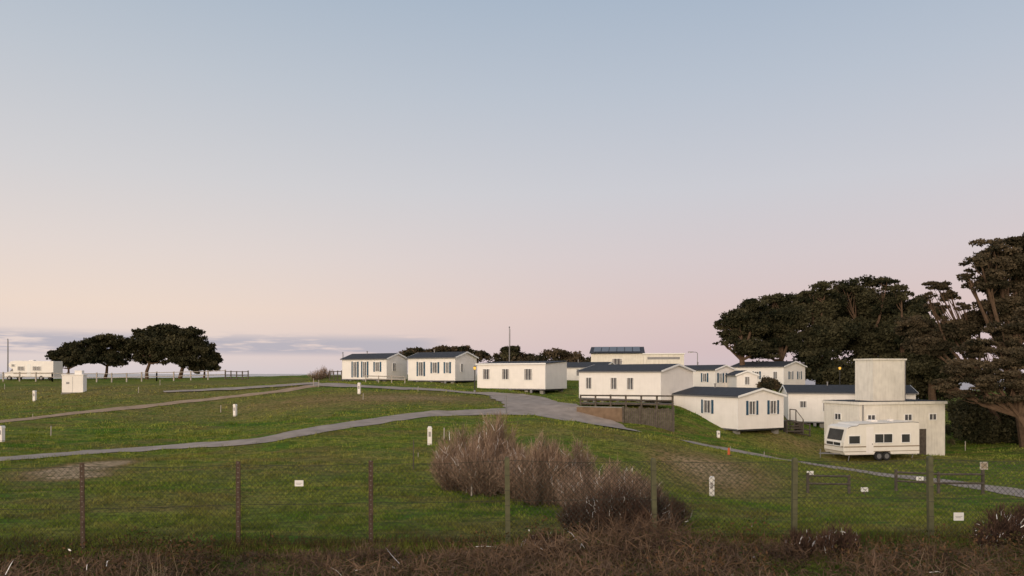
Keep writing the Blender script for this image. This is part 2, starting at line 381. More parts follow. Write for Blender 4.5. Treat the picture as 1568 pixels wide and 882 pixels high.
def G(x,y): return (x,y,float(hz(x,y)))
def base_at(px,D): return G(wx(px,D),D)
# left pines
D=112
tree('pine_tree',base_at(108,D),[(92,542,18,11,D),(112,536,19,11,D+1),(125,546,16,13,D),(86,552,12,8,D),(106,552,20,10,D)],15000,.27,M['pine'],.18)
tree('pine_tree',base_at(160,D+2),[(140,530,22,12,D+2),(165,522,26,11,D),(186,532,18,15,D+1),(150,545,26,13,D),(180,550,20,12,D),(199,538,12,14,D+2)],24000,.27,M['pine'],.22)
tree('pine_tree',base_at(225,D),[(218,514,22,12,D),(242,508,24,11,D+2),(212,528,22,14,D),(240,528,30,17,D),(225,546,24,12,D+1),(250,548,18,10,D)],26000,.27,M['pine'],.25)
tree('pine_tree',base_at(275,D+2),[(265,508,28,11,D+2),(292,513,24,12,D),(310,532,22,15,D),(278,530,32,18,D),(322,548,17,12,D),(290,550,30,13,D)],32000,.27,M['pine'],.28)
tree('pine_tree',base_at(312,D+1),[(322,555,16,14,D),(303,560,14,10,D),(330,545,9,12,D)],9000,.26,M['pine'],.15)
# right pine mass
R=[ (1140,[(1108,497,19,9),(1130,484,26,14),(1150,470,24,12),(1122,515,26,11),(1150,500,34,20),(1150,532,30,13),(1108,525,16,6)],30000,89),
    (1195,[(1180,463,28,13),(1205,462,26,14),(1190,490,40,25),(1215,485,32,22),(1195,522,38,20),(1170,542,28,11)],42000,92),
    (1255,[(1240,450,26,13),(1264,444,26,12),(1250,475,42,27),(1270,510,42,26),(1235,522,34,22),(1250,548,38,16)],52000,91),
    (1320,[(1295,440,30,13),(1332,435,34,13),(1358,434,24,11),(1310,465,44,30),(1345,475,42,32),(1320,515,48,30),(1335,550,44,20)],64000,94),
    (1375,[(1380,450,22,17),(1395,472,30,22),(1385,510,38,34),(1400,548,40,24)],42000,90),
    (1430,[(1422,485,30,20),(1440,520,38,30),(1430,560,44,28)],36000,82)]
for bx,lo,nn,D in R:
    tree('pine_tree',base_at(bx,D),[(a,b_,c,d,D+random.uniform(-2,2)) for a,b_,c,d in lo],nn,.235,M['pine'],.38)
# near right pines
tree('pine_tree',base_at(1572,57),[(1520,380,36,15,55),(1555,370,40,15,56),(1500,398,30,15,54),(1540,402,48,24,56),(1508,430,36,19,55),(1555,440,44,26,57),(1590,400,50,38,57),(1480,418,15,9,55),
   (1600,470,50,42,57),(1535,472,44,22,56),(1575,500,40,26,57)],90000,.155,M['pinebr'],.34,sub=30,flat=.6,smax=.40)
tree('pine_tree',base_at(1545,60),[(1435,440,26,9,58),(1420,452,14,6,58),(1455,452,20,10,58),(1440,468,22,7,59),(1475,470,16,9,58),(1400,500,32,18,61),(1420,528,32,18,60),(1465,505,34,18,59),(1500,490,30,16,59)],42000,.155,M['pinebr'],.24,sub=24,flat=.55)
tree('pine_tree',base_at(1590,50),[(1540,505,38,20,51),(1500,532,38,18,51),(1555,545,40,24,50),(1480,562,38,17,51),(1450,584,32,13,52),(1520,582,46,19,50),(1570,590,40,24,50),(1470,602,36,10,52),(1590,500,40,40,50),(1540,610,40,12,50)],66000,.13,M['pinebr'],.26,sub=26,flat=.5,smax=.38)

def shrubs(name,lobes_px,n,size,mat,sub=18,flat=1.):
    lobes=[(wx(a,D),D,wz(b_,D),c*D/F,c*D/F*.9,d*D/F) for a,b_,c,d,D in lobes_px]
    V,sh,Cs=leaves(lobes,n,size,sub,flat,.5)
    return fastmesh(name,V,np.arange(len(V)).reshape(-1,3),mat,{'shade':sh})
shrubs('hedge_row',[(640,541,25,8,104),(675,538,24,7,104),(705,538,22,7,104),(735,544,15,7,104),(660,550,30,10,104),(710,552,30,10,104)],22000,.28,M['hedge'])
shrubs('hedge_row',[(770,546,16,10,100),(785,543,16,9,100),(820,549,24,7,100),(850,541,24,9,100),(880,548,22,8,100),(910,552,25,7,98),(800,560,50,14,100),(870,562,50,14,100)],34000,.26,M['hedge'])
tree('pine_tree',base_at(782,98),[(775,537,10,6,98),(788,533,9,5,98),(782,545,14,7,98)],5000,.25,M['pine'],.12)
shrubs('understory_shrubs',[(1260,575,40,18,88),(1310,580,45,22,88),(1370,580,50,26,86),(1430,585,45,28,84),(1240,560,30,16,94),(1390,560,50,24,90),(1200,566,30,12,96),(1160,562,30,9,97)],50000,.28,M['pine'])
shrubs('hedge_row',[(1480,650,35,28,60),(1530,655,40,32,60),(1580,655,40,36,59),(1500,630,40,24,63),(1560,625,40,26,63),(1462,660,16,28,58)],50000,.17,M['pine'],sub=26)
shrubs('garden_shrub',[(1175,588,18,9,68),(1190,592,12,8,68)],5000,.16,M['hedge'])

def twigbush(name,stems_c,n,mat,tw=.012,up=.9,spread=1.):
    Vs=[];Fs=[];Ss=[];o=0
    tot=sum(s[3]*s[4] for s in stems_c)
    for px,D,r,h in [(s[0],s[2],s[3],s[4]) for s in stems_c]:
        k=int(n*r*h/tot); cx=wx(px,D); cy=D; cz=float(hz(cx,cy))
        ns=90; ang=rng.random(ns)*2*np.pi; rad=np.sqrt(rng.random(ns))
        b=np.stack([cx+np.cos(ang)*rad*r*.35,cy+np.sin(ang)*rad*r*.35,np.full(ns,cz-.05)],-1)
        hh=h*np.sqrt(np.clip(1-(rad*.85)**2,0.12,1))*(.72+.4*rng.random(ns))
        t=np.stack([cx+np.cos(ang)*rad*r,cy+np.sin(ang)*rad*r,cz+hh],-1)
        V,Fc=ribbons(b,t-b,np.linalg.norm(t-b,axis=1),np.full(ns,.012+tw*.3)); Vs.append(V);Fs.append(Fc+o);o+=len(V);Ss.append(rng.random(ns).repeat(5)*.2)
        i=rng.integers(0,ns,k); u=.12+.88*rng.random(k)**.8; 
        p0=b[i]+(t-b)[i]*u[:,None]+rng.normal(size=(k,3))*.06*r
        dv=(t-b)[i]/h*.9+rng.normal(size=(k,3))*.5*spread; dv[:,2]+=up*.4
        L=(.10+.22*rng.random(k))*h*.75
        V,Fc=ribbons(p0,dv,L,np.full(k,tw)*(.6+.8*rng.random(k))); Vs.append(V);Fs.append(Fc+o);o+=len(V)
        cl=rng.random(ns)[i]
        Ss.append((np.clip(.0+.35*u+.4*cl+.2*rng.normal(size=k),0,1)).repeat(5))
    return fastmesh(name,np.concatenate(Vs),np.concatenate(Fs),mat,{'shade':np.concatenate(Ss)})
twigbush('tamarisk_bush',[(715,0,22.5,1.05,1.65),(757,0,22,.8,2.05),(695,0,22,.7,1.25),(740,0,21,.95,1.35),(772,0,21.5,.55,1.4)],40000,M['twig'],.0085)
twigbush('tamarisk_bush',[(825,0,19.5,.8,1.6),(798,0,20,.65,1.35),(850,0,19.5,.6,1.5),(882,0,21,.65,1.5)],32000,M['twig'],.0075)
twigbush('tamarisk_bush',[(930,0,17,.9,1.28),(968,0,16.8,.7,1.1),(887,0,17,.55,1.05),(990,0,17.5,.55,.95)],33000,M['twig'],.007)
twigbush('bramble_bush',[(890,0,14.8,.5,.6),(945,0,14.7,.75,.8),(1010,0,15.2,.65,.7)],28000,M['brushd'],.008)
twigbush('bramble_bush',[(1540,0,13.2,.5,.65),(1580,0,13.2,.5,.7),(1515,0,13,.3,.4)],12000,M['brushd'],.008)
twigbush('bramble_bush',[(1283,0,12.2,.35,.55),(1225,0,12.4,.3,.45),(835,0,12.6,.4,.45)],12000,M['brushd'],.008)
twigbush('tamarisk_bush',[(487,0,90,1.3,1.0),(497,0,92,1.1,1.3)],2200,M['twig'],.03)
# foreground brush
def brush():
    n=150000; x=(rng.random(n)*2-1)*12.5; y=7.2+rng.random(n)*6.0
    keep=abs(x)<.80*y+.5; x=x[keep];y=y[keep]
    cl=np.clip((fbm(x,y,1.5)-.28)/.42,0,1); keep=rng.random(len(x))<.3+.9*cl; x=x[keep];y=y[keep];cl=cl[keep]; n=len(x)
    prof=.20+.38*cl
    prof*=np.where(y>11.6,np.clip((13.2-y)/1.6,.15,1),1)
    prof=prof+.50*np.exp(-((x-2.0)/1.1)**2-((y-12.2)/1.)**2)*(.5+.7*cl)-.07*np.exp(-((x+6.5)/3.5)**2)
    z=hz(x,y)
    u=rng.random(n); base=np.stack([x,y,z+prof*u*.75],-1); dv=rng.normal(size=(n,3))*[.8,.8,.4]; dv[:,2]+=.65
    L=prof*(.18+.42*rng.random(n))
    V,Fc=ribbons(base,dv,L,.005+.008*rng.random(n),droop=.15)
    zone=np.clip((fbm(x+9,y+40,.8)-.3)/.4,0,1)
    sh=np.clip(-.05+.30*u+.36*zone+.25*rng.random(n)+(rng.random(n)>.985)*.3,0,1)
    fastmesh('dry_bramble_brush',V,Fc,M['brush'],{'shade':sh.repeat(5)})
    n=80000; x=(rng.random(n)*2-1)*12; y=7.2+rng.random(n)*5.6
    k=fbm(x+70,y+5,1.1)+.14*smooth(3.,8.,x)-.02; keep=k>.585; x=x[keep];y=y[keep];n=len(x)
    cl=np.clip((fbm(x,y,1.5)-.28)/.42,0,1); prof=.24+.38*cl
    c=np.stack([x,y,hz(x,y)+prof*(.45+.65*rng.random(n))],-1)
    a=rng.normal(size=(n,3));a/=np.linalg.norm(a,axis=1)[:,None];b=np.cross(a,rng.normal(size=(n,3)));b/=np.linalg.norm(b,axis=1)[:,None];s=(.013+.02*rng.random(n))[:,None]
    V=np.stack([c-a*s,c+b*s*.5,c+a*s,c-b*s*.5],1).reshape(-1,3)
    fastmesh('bramble_leaves',V,np.arange(len(V)).reshape(-1,4),M['leafb'],{'shade':rng.random(n).repeat(4)})
brush()
def stalks(px,D,h,n):
    cx=wx(px,D); b=np.stack([cx+rng.normal(size=n)*.1,D+rng.normal(size=n)*.1,np.full(n,float(hz(cx,D)))],-1)
    dv=rng.normal(size=(n,3))*.18; dv[:,2]=1
    V,Fc=ribbons(b,dv,h*(.7+.4*rng.random(n)),np.full(n,.007)); fastmesh('dry_weed_stalks',V,Fc,M['straw'],{'shade':rng.random(n).repeat(5)})
for px,D,h,n_ in [(235,10,.62,26),(252,10.2,.55,14),(990,10.5,.55,10),(1420,10.5,.55,18),(640,10.5,.5,8),(65,10,.45,8),(1140,10,.4,8)]: stalks(px,D,h,n_)
n=22000; x=(rng.random(n)*2-1)*11.5; y=12.4+rng.random(n)*1.9
bb=np.stack([x,y,hz(x,y)-.01],-1); dv=rng.normal(size=(n,3))*.35; dv[:,2]=1
V,Fc=ribbons(bb,dv,(.06+.22*rng.random(n)**2)*(.3+1.4*fbm(x,y,2.)),np.full(n,.008),.1)
fastmesh('tall_grass',V,Fc,M['leafb'],{'shade':(.25+.45*rng.random(n)).repeat(5)})

# ---------------------------------------------------------------- chain link fence
posts=[(-105,13.1,138),(127,13.2,138),(365,13.7,131),(568,13.9,128),(778,13.8,133),(1002,14.3,120),(1216,14.3,120),(1425,14.1,127),(1640,14,128)]
PW=[]
for i,(px,D,hp) in enumerate(posts):
    x=wx(px,D); z=float(hz(x,D)); h=hp*D/F; PW.append((x,D,z,z+h))
    p=Parts(); mt=M['rust'] if i<4 else M['olive']; nm='post'
    w=.042 if i<4 else .045
    if i<4:
        p.box(nm,mt,-w,w,-.006,.006,-.3,h); p.box(nm,mt,-w,-w+.012,.007,.07,-.3,h)
        for k in range(int(h/.09)): p.box('punched_lugs',M['block'],-.009,.009,-.012,-.0075,.1+k*.09,.115+k*.09)
    else:
        p.prism(nm,mt,[(-w,-.3),(w,-.3),(w,h-.03),(w*.5,h),(-w*.5,h),(-w,h-.03)],-w,w)
        for k in range(5): p.box('wire_ties',M['wire'],-w-.004,w+.004,-w-.006,-w-.002,.15+k*.28,.16+k*.28)
    p.finish('fence_post',(x,D,z),random.uniform(-.1,.1)).rotation_euler[1]=random.uniform(-.015,.015)
p=Parts()
for (x0,y0,z0,t0),(x1,y1,z1,t1) in zip(PW[:-1],PW[1:]):
    Ln=math.hypot(x1-x0,y1-y0); hh=min(t0-z0,t1-z1)-.12
    def at(s,t): 
        f=s/Ln; return (x0+(x1-x0)*f,y0+(y1-y0)*f+.055+.03*math.sin(3.14*f)*math.sin(t*3),z0+(z1-z0)*f+.03+t*((t0-z0)*(1-f)+(t1-z1)*f-.1)/hh-.03*math.sin(3.14*f)*(t/hh))
    sp=.10; c=-hh; wr=.0030 if x1<0.1 else .0040
    while c<Ln:
        for sg in (1,-1):
            ta,tb=0,hh
            if sg==1: ta=max(0,-c); tb=min(hh,Ln-c); f=lambda t:c+t
            else: ta=max(0,c+hh-Ln); tb=min(hh,c+hh); f=lambda t:c+hh-t
            if tb-ta>.02: p.tube('mesh_wires',M['wire'],[at(f(ta),ta),at(f((ta+tb)/2),(ta+tb)/2),at(f(tb),tb)],wr,3)
        c+=sp
    for t in (.0,hh*.5,hh): p.tube('line_wires',M['wire'],[at(0,t),at(Ln/2,t),at(Ln,t)],.0045,4)
p.finish('chain_link_fence')
def smallsign(px,py,D,w=.16,h=.11):
    p=Parts(); p.box('plate',M['sign'],-w/2,w/2,-.004,.004,-h/2,h/2); p.box('text_lines',M['metal'],-w*.35,w*.35,-.007,-.005,0,.006); p.box('text_lines',M['metal'],-w*.3,w*.2,-.007,-.005,-.022,-.016)
    p.box('clips',M['wire'],-w*.3,-w*.25,.005,.05,h*.2,h*.4); p.box('clips',M['wire'],w*.25,w*.3,.005,.05,h*.2,h*.4)
    p.finish('warning_sign',(wx(px,D),D,wz(py,D)))
smallsign(458,740,13.74); smallsign(1468,791,14.0,.19,.15)

# ---------------------------------------------------------------- homes
def place(xl,Dl,xr,Dr,xe,end='R',Wd=None):
    a=np.array([wx(xl,Dl),Dl]); b=np.array([wx(xr,Dr),Dr]); L=np.linalg.norm(b-a); u=(b-a)/L; v=np.array([-u[1],u[0]])
    if Wd is None:
        q=b if end=='R' else a; k=(xe-CX)/F; Wd=(k*q[1]-q[0])/(v[0]-k*v[1])
    return a,math.atan2(u[1],u[0]),L,Wd
def home(xl,Dl,xr,Dr,xe,eave,bot,front,endw,rise=.5,Wd=None,flat=False,extras=True):
    a,th,L,Wd=place(xl,Dl,xr,Dr,xe,'R',Wd); Dn=Dr
    zb=wz(bot,Dn); hw=wz(eave,Dn)-zb; p=Parts()
    if flat:
        p.prism('walls',M['white'],[(0,0),(Wd,0),(Wd,hw+.25),(0,hw)],0,L,'x')
        p.prism('roof',M['roof'],[(-.12,hw+.003),(-.12,hw+.07),(Wd+.12,hw+.34),(Wd+.12,hw+.27)],-.12,L+.12,'x')
        p.box('fascia',M['frame'],-.125,L+.125,-.15,-.123,hw-.06,hw+.075)
    else:
        p.prism('walls',M['white'],[(0,0),(Wd,0),(Wd,hw),(Wd/2,hw+rise),(0,hw)],0,L,'x')
        o=.14; sl=rise/(Wd/2)
        p.prism('roof',M['roof'],[(-o,hw-o*sl+.01),(-o,hw-o*sl+.07),(Wd/2,hw+rise+.075),(Wd+o,hw-o*sl+.07),(Wd+o,hw-o*sl+.01),(Wd/2,hw+rise+.01)],-.15,L+.15,'x')
        for s0,s1 in ((-.18,-.153),(L+.153,L+.18)):
            p.prism('fascia',M['frame'],[(-o,hw-o*sl-.07),(-o,hw-o*sl+.075),(Wd/2,hw+rise+.08),(Wd+o,hw-o*sl+.075),(Wd+o,hw-o*sl-.07),(Wd/2,hw+rise-.06)],s0,s1,'x')
        p.box('gutter',M['metal'],-.15,L+.15,-o-.06,-o-.004,hw-o*sl-.05,hw-o*sl+.02)
    k=int(hw/.2)
    for i in range(1,k+1):
        z=i*hw/(k+.0001)
        if z<hw-.03:
            p.box('cladding_laps',M['white'],.01,L-.01,-.009,-.0015,z,z+.012); p.box('cladding_laps',M['white'],L+.0015,L+.009,.01,Wd-.01,z,z+.012)
    p.box('corner_trims',M['frame'],-.012,.03,-.014,-.010,.002,hw-.06); p.box('corner_trims',M['frame'],L-.03,L+.012,-.014,-.010,.002,hw-.06)
    p.box('bottom_trim',M['metal'],-.01,L+.01,-.013,-.0095,-.06,.03)
    for w in front: p.win('F',L,w[0]*L,w[1],w[2] if len(w)>2 else .85,w[3] if len(w)>3 else 1.85,shut=w[4] if len(w)>4 else False)
    for w in endw: p.win('R',L,w[0]*Wd,w[1],w[2] if len(w)>2 else .85,w[3] if len(w)>3 else 1.85,shut=w[4] if len(w)>4 else False)
    p.box('chassis',M['blackm'],.15,L-.15,.25,Wd-.25,-.14,-.005)
    for i in range(5):
        for y in (.35,Wd-.35):
            x=.5+(L-1.)*i/4; p.box('support_piers',M['block'],x-.18,x+.18,y-.18,y+.18,-1.4,-.143)
    for i in range(3):
        x=L*(.2+.3*i); p.box('gas_and_service_boxes',M['metal'],x,x+.22,-.2,-.02,-.35,-.08)
    if extras and not flat:
        p.tube('flue_pipe',M['metal'],[(L*.35,Wd*.45,hw+rise*.8),(L*.35,Wd*.45,hw+rise+.28)],.05,8)
        p.tube('flue_cowl',M['metal'],[(L*.35,Wd*.45,hw+rise+.28),(L*.35,Wd*.45,hw+rise+.34)],.09,8)
    return p.finish('mobile_home',(a[0],a[1],zb),th)
S=True
home(524,81.2,592,78,624,549,581,[(.30,.5,.25,1.85,S),(.52,.5,.25,1.85,S),(.80,.55,.85,1.8,S)],[(.35,.5,.9,1.7)],.55)
home(625,78.3,697,75,730,547,583,[(.28,.6,.5,1.9,S),(.58,.6,.8,1.85,S),(.84,.4,.8,1.85,S)],[(.3,.4,.9,1.7)],.55)
home(731,72,835,68,868,557,596,[(.14,.75,.9,1.85),(.43,.75,.9,1.85),(.76,.8,.85,1.85)],[],flat=True)
home(887,63,1012,57,1061,568,613,[(.13,.6,.8,1.7),(.45,.62,.8,1.7),(.65,.62,.8,1.7)],[],.5)
home(1032,58,1130,52,1200,607,658,[(.55,.75,1.05,1.95,S)],[(.30,.62,1.05,1.95,S),(.76,.62,1.05,1.95,S)],.5)
home(1035,78,1095,73,1125,566,597,[(.75,.5,.8,1.6,S)],[(.27,.35,.75,1.6,S),(.7,.35,.75,1.6,S)],.42)
home(1112,74,1128,69,1160,574,597,[],[(.5,.4,.5,1.2)],.35,extras=False)
home(1120,89.6,1200,84,1233,561,591,[(.5,.6,.8,1.6,S),(.85,.5,.8,1.6)],[(.32,.4,.8,1.6,S),(.72,.4,.8,1.6,S)],.55)
home(1207,62,1402,60,1420,602,648,[(.31,.6,.9,1.7),(.12,.5,1.2,1.7)],[],.55,Wd=3.9)
home(850,82,925,79,945,562,584,[(.5,.6,.6,1.3),(.85,.5,.6,1.3)],[(.5,.6,.6,1.3)],.5)
home(1300,90,1405,86,1420,590,612,[(.4,.6,.8,1.6)],[],.5,Wd=4)
# solar roofed building
a,th,L,Wd=place(905,96,985,95,990,'R',5)
p=Parts(); zb=wz(572,95); h=wz(541,95)-zb
p.prism('walls',M['white2'],[(0,0),(Wd,0),(Wd,h+.9),(0,h)],0,L,'x')
p.prism('roof',M['roof'],[(-.3,h-.02),(-.3,h+.08),(Wd+.1,h+1.02),(Wd+.1,h+.92)],-.2,L+.2,'x')
for i in range(6):
    x0=.3+i*(L-.6)/6; dz=(lambda y:h+.08+(y+.3)*(.94/(Wd+.4))+.05)
    p.prism('solar_panels',M['solar'],[(.2,dz(.2)),(.2,dz(.2)+.04),(Wd-.4,dz(Wd-.4)+.04),(Wd-.4,dz(Wd-.4))],x0,x0+(L-.6)/6-.08,'x')
p.win('F',L,L*.5,1.2,.9,1.9)
p.box('flat_annex',M['white2'],L+.01,L+5.0,-1,3.5,0,h-.15); p.box('annex_roof_edge',M['frame'],L-.1,L+5.15,-1.15,3.6,h-.148,h-.02); p.box('annex_band',M['metal'],L+.5,L+4.5,-1.02,-1.003,h-.8,h-.5)
p.finish('reception_building',(a[0],a[1],zb),th)

# utility building with tower
a,th,L,Wd=place(1316,53,1447,55,1262,'L'); zb=wz(702,53); h=wz(620,53)-zb
p=Parts(); p.box('walls',M['white2'],0,L,0,Wd,-.5,h); p.box('roof_slab',M['white2'],-.12,L+.12,-.12,Wd+.12,h+.002,h+.20); p.box('roof_felt',M['roof'],-.05,L+.05,-.05,Wd+.05,h+.203,h+.23)
for f_,x,w in (('F',1.0,.6),('F',4.2,.6),('F',6.4,.6),('L',2.2,.6)): p.win(f_,L,x,w,h-1.15,h-.75,mull=True,curt=False)
p.box('door',M['wood'],5.0,5.8,-.03,-.003,.0,2.0)
p.tube('drainpipe',M['metal'],[(.25,-.06,0),(.25,-.06,h)],.04,8)
a2,th2,L2,W2=place(1337,54.3,1387,55.0,1310,'L'); 
c,s=math.cos(-th),math.sin(-th); dx,dy=a2-a; lx,ly=dx*c-dy*s,dx*s+dy*c; h2=wz(549,54.5)-zb
p.box('water_tower',M['white2'],lx,lx+L2,ly,ly+min(W2,Wd-ly-.1),h+.235,h2-.12); p.box('tower_cap',M['white2'],lx-.08,lx+L2+.08,ly-.08,ly+min(W2,Wd-ly-.1)+.08,h2-.118,h2)
p.tube('tower_pipe',M['metal'],[(lx+L2-.05,ly-.05,h+.24),(lx+L2-.05,ly-.05,h2-.15)],.035,6)
p.finish('utility_building',(a[0],a[1],zb),th)

# caravan
a,th,L,Wd=place(1292,49.6,1408,50.6,1262,'L'); Wd=min(Wd,2.3); zb=float(hz(a[0]+L/2,a[1]))
p=Parts(); t=wz(645,50)-zb-.05
prof=[(.12,.42),(0,.62),(.0,1.25),(.28,t-.36),(.55,t-.26),(1.0,t-.22),(1.12,t-.12),(L-.5,t),(L-.06,t-.04),(L,t-.2),(L,.42),(3.55,.42),(3.45,.62),(2.35,.62),(2.25,.42)]
p.prism('body',M['cream'],prof,0,Wd)
p.prism('roof_rail',M['metal'],[(.3,t-.38),(.55,t-.27),(1.0,t-.23),(1.12,t-.13),(L-.5,t-.01),(L-.06,t-.05),(L-.06,t-.09),(L-.5,t-.05),(1.13,t-.17),(1.0,t-.27),(.55,t-.31),(.3,t-.42)],-.015,-.003)
for z0,z1,mm in ((.92,1.0,'beige'),(.62,.66,'beige')):
    p.box('stripe',M[mm],.02,L-.01,-.014,-.003,z0,z1); p.box('stripe',M[mm],-.014,-.003,.02,Wd-.02,z0,z1)
M['cglass']=plain('caravan_glass',(.045,.048,.05),.25,.3,1.5,spec=.3); g0=M['glass']; M['glass']=M['cglass']
p.win('F',L,.78,.8,1.18,1.68,mull=False,curt=False); p.win('F',L,2.95,1.3,1.22,1.78,mull=True,curt=False); p.win('F',L,4.62,.62,1.22,1.75,mull=False,curt=False); p.win('L',L,Wd/2,1.6,1.02,1.22,mull=True,curt=False)
M['glass']=g0
dx_,dz_=.28,(t-.36-1.25); ln=math.hypot(dx_,dz_)
p.add('front_window',M['cglass'],[(-.012+dx_*.12,.3,1.25+dz_*.12),(-.012+dx_*.12,Wd-.3,1.25+dz_*.12),(-.012+dx_*.85,Wd-.3,1.25+dz_*.85),(-.012+dx_*.85,.3,1.25+dz_*.85)],[(0,1,2,3)])
p.box('door',M['white'],1.65,2.2,-.02,-.003,.5,t-.35); p.box('door_handle',M['blackm'],2.08,2.14,-.035,-.021,1.1,1.16)
for x in (2.62,3.2):
    for y in (-.01,Wd-.17):
        p.tube('wheels',M['tyre'],[(x,y,.3),(x,y+.18,.3)],.3,18); p.tube('hubs',M['metal'],[(x,y-.012,.3),(x,y+.01,.3)],.17,14)
p.tube('jockey_wheel',M['metal'],[(-1.0,Wd/2,.05),(-1.0,Wd/2,.75)],.03,8); p.tube('drawbar',M['metal'],[(.1,.5,.45),(-1.1,Wd/2,.45)],.04,6); p.tube('drawbar',M['metal'],[(.1,Wd-.5,.45),(-1.1,Wd/2,.45)],.04,6)
for x in (.5,L-.4):
    for y in (.25,Wd-.25): p.tube('corner_steadies',M['metal'],[(x,y,0),(x+.1,y,.45)],.03,6)
p.box('roof_vent',M['white'],2.6,3.1,.8,1.3,t-.06,t+.08); p.box('roof_vent',M['white'],4.1,4.4,.9,1.2,t-.02,t+.1)
p.finish('touring_caravan',(a[0],a[1],zb),th,bevel=.02)

# motorhome (left)
x0=wx(6,104); zb=float(hz(x0+3,104)); Lm=6.9; p=Parts()
p.prism('body',M['white'],[(1.3,.45),(1.25,1.6),(.7,1.85),(.62,2.3),(.9,2.65),(1.6,2.78),(Lm,2.7),(Lm,.45)],0,2.2)
p.prism('cab',M['white'],[(0,.4),(0,1.0),(.25,1.15),(.75,1.25),(1.24,1.85),(1.29,.4)],.08,2.12)
p.prism('windscreen',M['glass'],[(.78,1.27),(1.2,1.8),(1.24,1.8),(1.24,1.27)],.05,.078)
p.win('F',Lm,2.4,.9,1.4,1.95); p.win('F',Lm,4.6,1.1,1.4,1.95); p.win('F',Lm,1.3,.4,1.95,2.25,mull=False); p.box('door',M['frame'],3.2,3.75,-.02,-.003,.5,2.3)
p.box('stripe',M['beige'],1.35,Lm,-.012,-.003,.95,1.1)
for x in (.75,5.2):
    for y in (-.02,2.04): p.tube('wheels',M['tyre'],[(x,y,.33),(x,y+.2,.33)],.33,16); p.tube('hubs',M['metal'],[(x,y-.01,.33),(x,y+.02,.33)],.17,12)
p.box('roof_box',M['white'],3,3.6,.8,1.4,2.74,2.88)
p.finish('motorhome',(x0,104,zb),0,bevel=.03)

# ---------------------------------------------------------------- fences, poles, furniture
def rail_fence(name,pts,h,nr=2,sp=2.,mat='wood',pw=.05,rr=.045,ztop=None):
    p=Parts(); pts=[np.array(q) for q in pts]
    for a,b in zip(pts[:-1],pts[1:]):
        Ln=np.linalg.norm((b-a)[:2]); k=max(1,int(round(Ln/sp))); prev=None
        for i in range(k+1):
            q=a+(b-a)*i/k; z=float(hz(q[0],q[1])); top=z+h if ztop is None else ztop
            p.box('posts',M[mat],q[0]-pw,q[0]+pw,q[1]-pw,q[1]+pw,z-.2,top+random.uniform(-.03,.05))
            if prev is not None:
                for r in range(nr):
                    d=h*(.08+r*.42); p.tube('rails',M[mat],[(prev[0],prev[1]-pw-.03,prev[2]-d),(q[0],q[1]-pw-.03,top-d)],rr,4)
            prev=(q[0],q[1],top)
    return p
def at(px,D): return (wx(px,D),D)
rail_fence('',[at(-20,101),at(80,101),at(240,100),at(345,99)],1.25,2,2.2,'woodlt',.07).finish('post_and_rail_fence')
rail_fence('',[at(345,98.5),at(380,97),],1.1,3,1.1,'wood',.06).finish('post_and_rail_fence')
p=rail_fence('',[at(889,55.4),at(1030,53.6)],.8,2,1.15,'wood',.06,.055,ztop=wz(604.5,54.5))
p.add('deck_boards',M['wood'],[(wx(889,55.6),55.45,wz(620,54.5)),(wx(1030,53.8),53.65,wz(620,54.5)),(wx(1030,55.5),55.5,wz(620,54.5)),(wx(889,57.),57.2,wz(620,54.5)),
   (wx(889,55.6),55.45,wz(620,54.5)+.1),(wx(1030,53.8),53.65,wz(620,54.5)+.1),(wx(1030,55.5),55.5,wz(620,54.5)+.1),(wx(889,57.),57.2,wz(620,54.5)+.1)],[(0,3,2,1),(4,5,6,7),(0,1,5,4),(1,2,6,5),(2,3,7,6),(3,0,4,7)])
p.finish('deck_railing')
rail_fence('',[at(560,76),at(620,74.5)],.7,2,1.5,'woodlt',.04).finish('post_and_rail_fence')
rail_fence('',[at(505,84),at(523,83)],1.2,3,.6,'wood',.05).finish('post_and_rail_fence')
rail_fence('',[at(1205,56),at(1240,56)],.95,3,.5,'wood',.04).finish('deck_railing')
def rail_px(name,p0,p1,h,**k): rail_fence(name,[gp(*p0)[:2],gp(*p1)[:2]],h,**k).finish(name)
rail_px('wooden_barrier',(1237,755),(1300,756),.85,nr=2,sp=1.7)
rail_px('wooden_barrier',(1372,752),(1505,757),.95,nr=2,sp=1.8)
p=Parts(); A0=at(883,53.2);B0=at(953,51.6)
def wallseg(p,n,m,A,B,z0,z1,th=.2):
    A=np.array(A);B=np.array(B);u=(B-A)/np.linalg.norm(B-A);v=np.array([-u[1],u[0]])*th
    q=[A,B,B+v,A+v]; p.add(n,m,[(*c,z0) for c in q]+[(*c,z1) for c in q],[(0,3,2,1),(4,5,6,7),(0,1,5,4),(1,2,6,5),(2,3,7,6),(3,0,4,7)])
wallseg(p,'wall',M['brickw'],A0,B0,1.6,wz(624,52.5)); wallseg(p,'coping',M['block'],np.array(A0)+[-.03,-.04],np.array(B0)+[.03,-.04],wz(624,52.5)+.002,wz(624,52.5)+.07,.28)
p.finish('retaining_wall')
p=Parts(); A1=np.array(at(954,51.5));B1=np.array(at(1031,50.2)); k=26
for i in range(k):
    a_=A1+(B1-A1)*i/k; b_=A1+(B1-A1)*(i+.86)/k; wallseg(p,'boards',M['wood'],a_,b_,1.7,wz(625,51)+random.uniform(-.05,.05),.03)
for i in range(4):
    a_=A1+(B1-A1)*i/3; p.box('posts',M['wood'],a_[0]-.06,a_[0]+.06,a_[1]-.1,a_[1]-.01,1.6,wz(625,51)+.12)
p.finish('timber_board_fence')
p=Parts(); 
for i in range(4): p.box('treads',M['wood'],0,1.2,i*.28,i*.28+.26,.15+i*.18,.2+i*.18)
